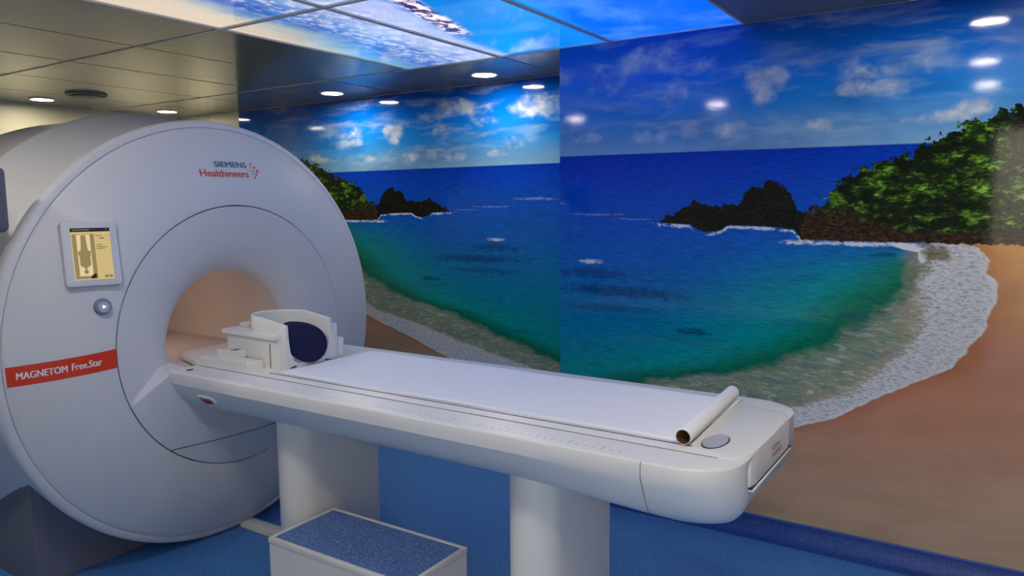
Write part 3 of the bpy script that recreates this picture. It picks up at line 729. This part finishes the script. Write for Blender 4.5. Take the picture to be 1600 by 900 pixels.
# end plate dropping from the table top
V = []; Fc = []; NE = 24
for i in range(NE+1):
    q = -1+2*i/NE; y = AY + q*0.205
    back = 0.006*max(0, abs(q)-0.85)/0.15
    for (z, o) in ((0.842, -0.003), (0.825, 0.000), (0.79, 0.000), (0.765, 0.000), (0.7585, -0.001), (0.757, -0.05)):
        V.append((XE+0.0045+o-back, y, z))
for i in range(NE):
    for k in range(5): Fc.append((i*6+k, (i+1)*6+k, (i+1)*6+k+1, i*6+k+1))
Fc.append(tuple(range(6))); Fc.append(tuple(range(NE*6, NE*6+6)))
ep = mesh('end_plate', V, Fc, 'table_white', tb, True, 40)
box('lower_lip', XE-0.06, XE+0.006, AY-0.20, AY+0.20, 0.743, 0.7515, 'table_white', tb, 0.003, 2)
box('lip_seam', XE-0.06, XE+0.0025, AY-0.203, AY+0.203, 0.7515, 0.7565, 'seam', tb)
for (txt, zz, wd, mt) in (('SIEMENS', 0.802, 0.080, 'seam_soft'), ('Healthineers', 0.783, 0.115, 'letter_orange')):
    V2, Fc, w = text_mesh(txt, 0.019)
    mesh('end_logo', [(XE+0.0055, AY-0.02+a*wd/w, zz+b) for a, b in V2], Fc, mt, ep, False)
# seams along the top and ruler ticks on the near shoulder
box('table_seam', XS+0.02, XE-0.07, TY0-0.0028, TY0-0.0002, 0.836, 0.8412, 'seam_soft', tb)
box('table_seam', XS+0.02, XE-0.07, TY1+0.0002, TY1+0.0028, 0.836, 0.8412, 'seam_soft', tb)
box('table_seam', -2.34, -0.66, 1.872, 1.877, 0.8435, 0.8448, 'seam', tb)
V = []; Fc = []
for k in range(75):
    x = -2.66+k*0.025; L = 0.030 if k % 4 == 0 else 0.014
    V += [(x, 1.735, 0.8407), (x+0.0022, 1.735, 0.8407), (x+0.0022, 1.735+L, 0.8407), (x, 1.735+L, 0.8407)]; Fc.append(tuple(range(4*k, 4*k+4)))
rm = mesh('ruler_marks', V, Fc, 'tick', tb, False); rm['kind'] = 'stuff'; rm['label'] = 'fine grey ruler marks along the shoulder'
mesh('orientation_mark', [(-2.69, 1.752, .8409), (-2.665, 1.742, .8409), (-2.668, 1.772, .8409), (-2.684, 1.776, .8409)], [(0, 1, 2, 3)], 'seam', tb, False)
# vertical joint across the trough near the foot
def hull_band(x, wd):
    V = []; Fc = []; P = half[2:14]
    for (a, z) in P:
        for dx in (0, wd):
            p_ = hull_pt(x+dx, -a, z, 0.0008); V.append((p_[0], p_[1], p_[2]-0.0004))
    for i in range(len(P)-1): Fc.append((2*i, 2*i+1, 2*i+3, 2*i+2))
    return mesh('trough_joint', V, Fc, 'seam_soft', tb, True, 60)
hull_band(-0.735, 0.0022)
# red emergency pull in an oval recess on the near side
def side_pt(x, h, out=0.0):
    """point on the near side of the trough, h = height"""
    for (a, z), (a2, z2) in zip(half, half[1:]):
        if z <= h <= z2 and z2 > z: 
            a = a+(a2-a)*(h-z)/(z2-z); break
    else: a = W
    return Vector((x, AY-a-out, h))
EX, EH = -2.545, 0.742
o_ = side_pt(EX, EH); uu = Vector((1, 0, 0)); vv = (side_pt(EX, EH+0.012)-side_pt(EX, EH-0.012)).normalized(); nn = uu.cross(vv)
if nn.y > 0: nn = -nn
fr3 = (o_, uu, vv, nn)
em = rplate('emergency_recess', 0.105, 0.046, 0.020, -0.02, 0.006, fr3, 'table_white', tb, 0.004)
rplate('recess_floor', 0.082, 0.030, 0.013, 0.0, 0.0066, fr3, 'grille', em, 0.001)
h_ = rplate('emergency_handle', 0.040, 0.022, 0.005, 0.006, 0.013, fr3, 'red', em, 0.003, cx=0.006)
h_['label'] = 'dark red pull handle'
# two pedestals: rounded towards the room, flat flanks
def pedestal(xc, r=0.088, y0=1.875, y1=2.335):
    P = []
    for k in range(17): a = math.pi+math.pi*k/16; P.append((xc+r*math.cos(a), y0+r+r*math.sin(a)))
    for k in range(17): a = math.pi*k/16; P.append((xc+r*math.cos(a), y1-r*0.4+r*0.4*math.sin(a)))
    n = len(P); lev = [0.0, 0.004, 0.30, 0.60, 0.72]
    V = [(a, b, z) for z in lev for (a, b) in P]; Fc = []
    for i in range(len(lev)-1):
        for k in range(n): Fc.append((i*n+k, i*n+(k+1) % n, (i+1)*n+(k+1) % n, (i+1)*n+k))
    Fc.append(tuple(range(n))); Fc.append(tuple(range((len(lev)-1)*n, len(lev)*n)))
    return mesh('pedestal', V, Fc, 'table_white', tb, True, 40)
pedestal(-2.285); pedestal(-1.192)
adopt(tb)

# white cable duct on the floor from the scanner to the first pedestal
V = []; Fc = []
prof = [(2.125, 0.0), (2.130, 0.016), (2.145, 0.024), (2.185, 0.024), (2.200, 0.016), (2.205, 0.0)]
for x in (-2.914, -2.375):
    V += [(x, a, b) for a, b in prof]
Fc = [(k, (k+1) % 6, 6+(k+1) % 6, 6+k) for k in range(6)] + [tuple(range(6)), tuple(range(11, 5, -1))]
tag(mesh('cable_duct', V, Fc, 'stool_white'), 'white cable duct on the floor between scanner and front pedestal', 'cable duct')

# ------------------------------------------------------------------ paper sheet and roll
V = []; Fc = []; NX, NY = 60, 14
for i in range(NX+1):
    for j in range(NY+1):
        x = -2.325+(1.64)*i/NX; y = 1.888+0.532*j/NY
        zz = 0.8462+0.0012*math.sin(x*9+y*3)*math.sin(y*11+x*2)
        if j == NY: zz -= 0.001
        V.append((x, y, zz))
for i in range(NX):
    for j in range(NY): Fc.append((i*(NY+1)+j, (i+1)*(NY+1)+j, (i+1)*(NY+1)+j+1, i*(NY+1)+j+1))
ps = mesh('paper_sheet', V, Fc, 'paper'); tag(ps, 'smooth white paper sheet spread along the patient table', 'paper sheet')
sd = ps.modifiers.new('thickness', 'SOLIDIFY'); sd.thickness = 0.0006
rl = empty('paper_roll', (-0.690, 2.15, 0.846), 'white paper roll on a cardboard core across the foot of the table', 'paper roll')
def tube_y(name, r0, r1, y0, y1, xc, zc, mat, parent, n=40):
    V = []; Fc = []
    ringp = [(r1, y0+0.002), (r1-0.001, y0), (r0, y0), (r0, y1), (r1-0.001, y1), (r1, y1-0.002)]
    for (r, y) in ringp:
        for k in range(n): V.append((xc-(y-1.87)*0.06+r*math.cos(2*math.pi*k/n), y, zc+r*math.sin(2*math.pi*k/n)))
    m_ = len(ringp)
    for i in range(m_):
        for k in range(n): Fc.append((i*n+k, i*n+(k+1) % n, ((i+1) % m_)*n+(k+1) % n, ((i+1) % m_)*n+k))
    return mesh(name, V, Fc, mat, parent, True, 40)
RZ = 0.8472+0.0215
tube_y('paper_layers', 0.0198, 0.0215, 1.862, 2.400, -0.682, RZ, 'paper', rl)
tube_y('cardboard_core', 0.0182, 0.0197, 1.863, 2.399, -0.682, RZ, 'card', rl)
# loose tail of paper leaving the roll
V = []; Fc = []
for i in range(9):
    s = i/8; 
    for j in range(13):
        q = j/12; y = 1.89+0.49*q
        bow = 0.045*math.sin(math.pi*q)*0.4
        V.append((-0.682-(y-1.87)*0.06+0.0225*math.cos(-0.2-1.25*s)+max(0, s-0.6)*0.02, y, RZ+0.0225*math.sin(-0.2-1.25*s)))
for i in range(8):
    for j in range(12): Fc.append((i*13+j, (i+1)*13+j, (i+1)*13+j+1, i*13+j+1))
mesh('loose_tail', V, Fc, 'paper', rl)
V = [(-0.678, 1.905, .8475), (-0.625, 1.935, .8482), (-0.628, 1.985, .8484), (-0.676, 2.02, .8475)]
adopt(rl)

# ------------------------------------------------------------------ head coil on the table
hc = empty('head_coil', (-2.5, AY, 0.844), 'white open head coil cradle on the table at the mouth of the bore', 'head coil')
def prism(name, P, z0, z1, mat, parent, bev=0.004):
    bm = bmesh.new(); f = bm.faces.new([bm.verts.new((a, b, z0)) for a, b in P])
    r_ = bmesh.ops.extrude_face_region(bm, geom=[f]); bmesh.ops.translate(bm, verts=[e for e in r_['geom'] if isinstance(e, bmesh.types.BMVert)], vec=(0, 0, z1-z0))
    bmesh.ops.recalc_face_normals(bm, faces=bm.faces)
    if bev: bmesh.ops.bevel(bm, geom=[e for e in bm.edges if all(v.co.z > (z0+z1)/2 for v in e.verts)], offset=bev, segments=2, profile=0.5, affect='EDGES')
    return bmobj(name, bm, mat, parent, True, 40)
# lower housing with an overhanging lid plate
def coil_ring(xf, P4):
    inner = [(-2.478-0.132*math.sin(math.pi*k/24), 2.066+0.114*math.cos(math.pi*k/24)) for k in range(25)]
    return [P4[0], P4[1], P4[2], P4[3], (xf, 2.180)] + inner + [(xf, 1.952)]
prism('housing', coil_ring(-2.336, [(-2.336, 1.925), (-2.680, 1.940), (-2.680, 2.195), (-2.336, 2.205)]), 0.844, 0.962, 'coil', hc, 0)
prism('lid_plate', coil_ring(-2.352, [(-2.352, 1.912), (-2.695, 1.928), (-2.695, 2.205), (-2.352, 2.218)]), 0.9635, 0.981, 'coil', hc, 0.002)
box('lid_latch', -2.665, -2.62, 1.99, 2.05, 0.981, 1.000, 'coil', hc, 0.004, 2)
# U-shaped cradle wall: closed at the head, open towards the table, lower half follows the neck
def cradle():
    V = []; Fc = []; n = 48
    cx_, cy_ = -2.478, 2.066
    def path(k, inset):
        q = k/n; a = math.radians(-90-180*q)      # near side -> head end -> far side
        rx, ry = 0.165-inset, 0.160-inset
        if q < 0.0: pass
        return a, rx, ry
    pts = []
    # straight near arm, half ellipse, straight far arm
    for k in range(9): pts.append(('s', k/8, -1))
    for k in range(1, n): pts.append(('a', k/n, 0))
    for k in range(9): pts.append(('s', 1-k/8, 1))
    def xy(p, ins):
        if p[0] == 's': return (-2.325+(cx_+2.325)*p[1], cy_+p[2]*(0.122-ins))
        a = math.pi*p[1]
        return (cx_-(0.140-ins)*math.sin(a), cy_-(0.122-ins)*math.cos(a))
    for p in pts:
        sx = p[1] if p[0] == 's' else 1.0
        top_z = 1.020 + (0.022 if p[0] == 'a' else 0.022*sx)
        for (ins, z) in ((0.0, 0.846), (0.0, 0.95), (0.002, top_z-0.004), (0.005, top_z), (0.010, top_z), (0.014, top_z-0.004), (0.016, 0.96), (0.022, 0.91), (0.040, 0.872), (0.066, 0.858)):
            x, y = xy(p, ins); V.append((x, y, z))
    m_ = 10
    for i in range(len(pts)-1):
        for k in range(m_-1): Fc.append((i*m_+k, (i+1)*m_+k, (i+1)*m_+k+1, i*m_+k+1))
    Fc.append(tuple(range(m_))); Fc.append(tuple(range((len(pts)-1)*m_, len(pts)*m_)))
    return mesh('cradle_wall', V, Fc, 'coil', hc, True, 40)
cradle()
prism('cradle_floor', [(-2.56, 1.995), (-2.326, 1.995), (-2.326, 2.145), (-2.56, 2.145)], 0.846, 0.859, 'coil', hc, 0)
# near-side connector block with a slot, and the stepped far-side block
nb = prism('connector_block', [(-2.745, 1.850), (-2.470, 1.868), (-2.440, 1.925), (-2.705, 1.925)], 0.844, 0.878, 'coil', hc, 0.010)
prism('connector_cap', [(-2.675, 1.885), (-2.545, 1.892), (-2.545, 1.945), (-2.675, 1.945)], 0.878, 0.905, 'coil', nb, 0.005)
prism('connector_slot', [(-2.600, 1.893), (-2.572, 1.895), (-2.572, 1.925), (-2.600, 1.923)], 0.9035, 0.9058, 'seam_soft', nb, 0)
prism('coil_joint', [(-2.400, 1.9262), (-2.397, 1.9262), (-2.397, 1.94), (-2.400, 1.94)], 0.846, 0.945, 'seam', hc, 0)
box('far_step', -2.42, -2.34, 2.203, 2.232, 0.844, 0.990, 'coil', hc, 0.004, 2)
box('far_step', -2.42, -2.34, 2.233, 2.268, 0.844, 0.925, 'coil', hc, 0.004, 2)
prism('front_foot', [(-2.345, 1.93), (-2.318, 1.93), (-2.318, 1.955), (-2.345, 1.955)], 0.846, 0.853, 'coil', hc, 0)
adopt(hc)
# navy head pad leaning in the cradle
V = []; Fc = []; NA, NRr = 40, 8
def pad_pt(rr, a, side):
    # egg-shaped pad: s across the coil (y), t up the slope
    s = 0.088*rr*math.sin(a)*(1-0.12*math.cos(a)); t = 0.108*rr*math.cos(a)
    cutk = 1-0.20*max(0.0, math.cos(a-0.70))**2; s *= cutk; t *= cutk
    thick = 0.016*math.sqrt(max(0, 1-rr**4))+0.004*(1-rr*rr)
    base = Vector((-2.370, 2.066, 0.944)); up_ = Vector((-0.50, -0.34, 0.62)).normalized(); across = Vector((0.30, 1, 0.10)); across = (across-up_*across.dot(up_)).normalized(); nrm = across.cross(up_).normalized()
    if nrm.x < 0: nrm = -nrm
    curl = s*s*1.5
    return base + across*s + up_*t + nrm*(side*thick + curl)
for side in (1, -1):
    V.append(pad_pt(0, 0, side)); 
    for i in range(1, NRr+1):
        for k in range(NA): V.append(pad_pt(i/NRr, 2*math.pi*k/NA, side))
off = 1+NRr*NA
for sidx in (0, 1):
    b = sidx*off
    for k in range(NA): Fc.append((b, b+1+k, b+1+(k+1) % NA))
    for i in range(NRr-1):
        for k in range(NA): Fc.append((b+1+i*NA+k, b+1+i*NA+(k+1) % NA, b+1+(i+1)*NA+(k+1) % NA, b+1+(i+1)*NA+k))
for k in range(NA):
    a = 1+(NRr-1)*NA; Fc.append((a+k, a+(k+1) % NA, off+a+(k+1) % NA, off+a+k))
tag(mesh('head_pad', V, Fc, 'navy', None, True, 60), 'navy blue fabric head pad leaning inside the white head coil', 'pad')

# ================================================================== STEP STOOL
SX0, SX1, SY0, SY1, SH = -2.160, -1.505, 1.690, 2.008, 0.30
st = empty('step_stool', ((SX0+SX1)/2, (SY0+SY1)/2, 0), 'white box step stool with a blue speckled tread, under the patient table', 'step stool')
fw_ = 0.016
for (p, q, r, s) in ((SX0, SX1, SY0, SY0+fw_), (SX0, SX1, SY1-fw_, SY1), (SX0, SX0+fw_, SY0+fw_, SY1-fw_), (SX1-fw_, SX1, SY0+fw_, SY1-fw_)):
    box('rim_bar', p, q, r, s, SH-0.022, SH, 'stool_white', st, 0.002, 2)
box('tread', SX0+fw_, SX1-fw_, SY0+fw_, SY1-fw_, SH-0.02, SH-0.002, 'tread', st)
for (p, q, r, s) in ((SX0+.002, SX1-.002, SY0+.002, SY0+.016), (SX0+.002, SX1-.002, SY1-.016, SY1-.002), (SX0+.002, SX0+.016, SY0+.016, SY1-.016), (SX1-.016, SX1-.002, SY0+.016, SY1-.016)):
    box('side_panel', p, q, r, s, 0.0, SH-0.0225, 'stool_white', st, 0.0015, 1)
adopt(st)
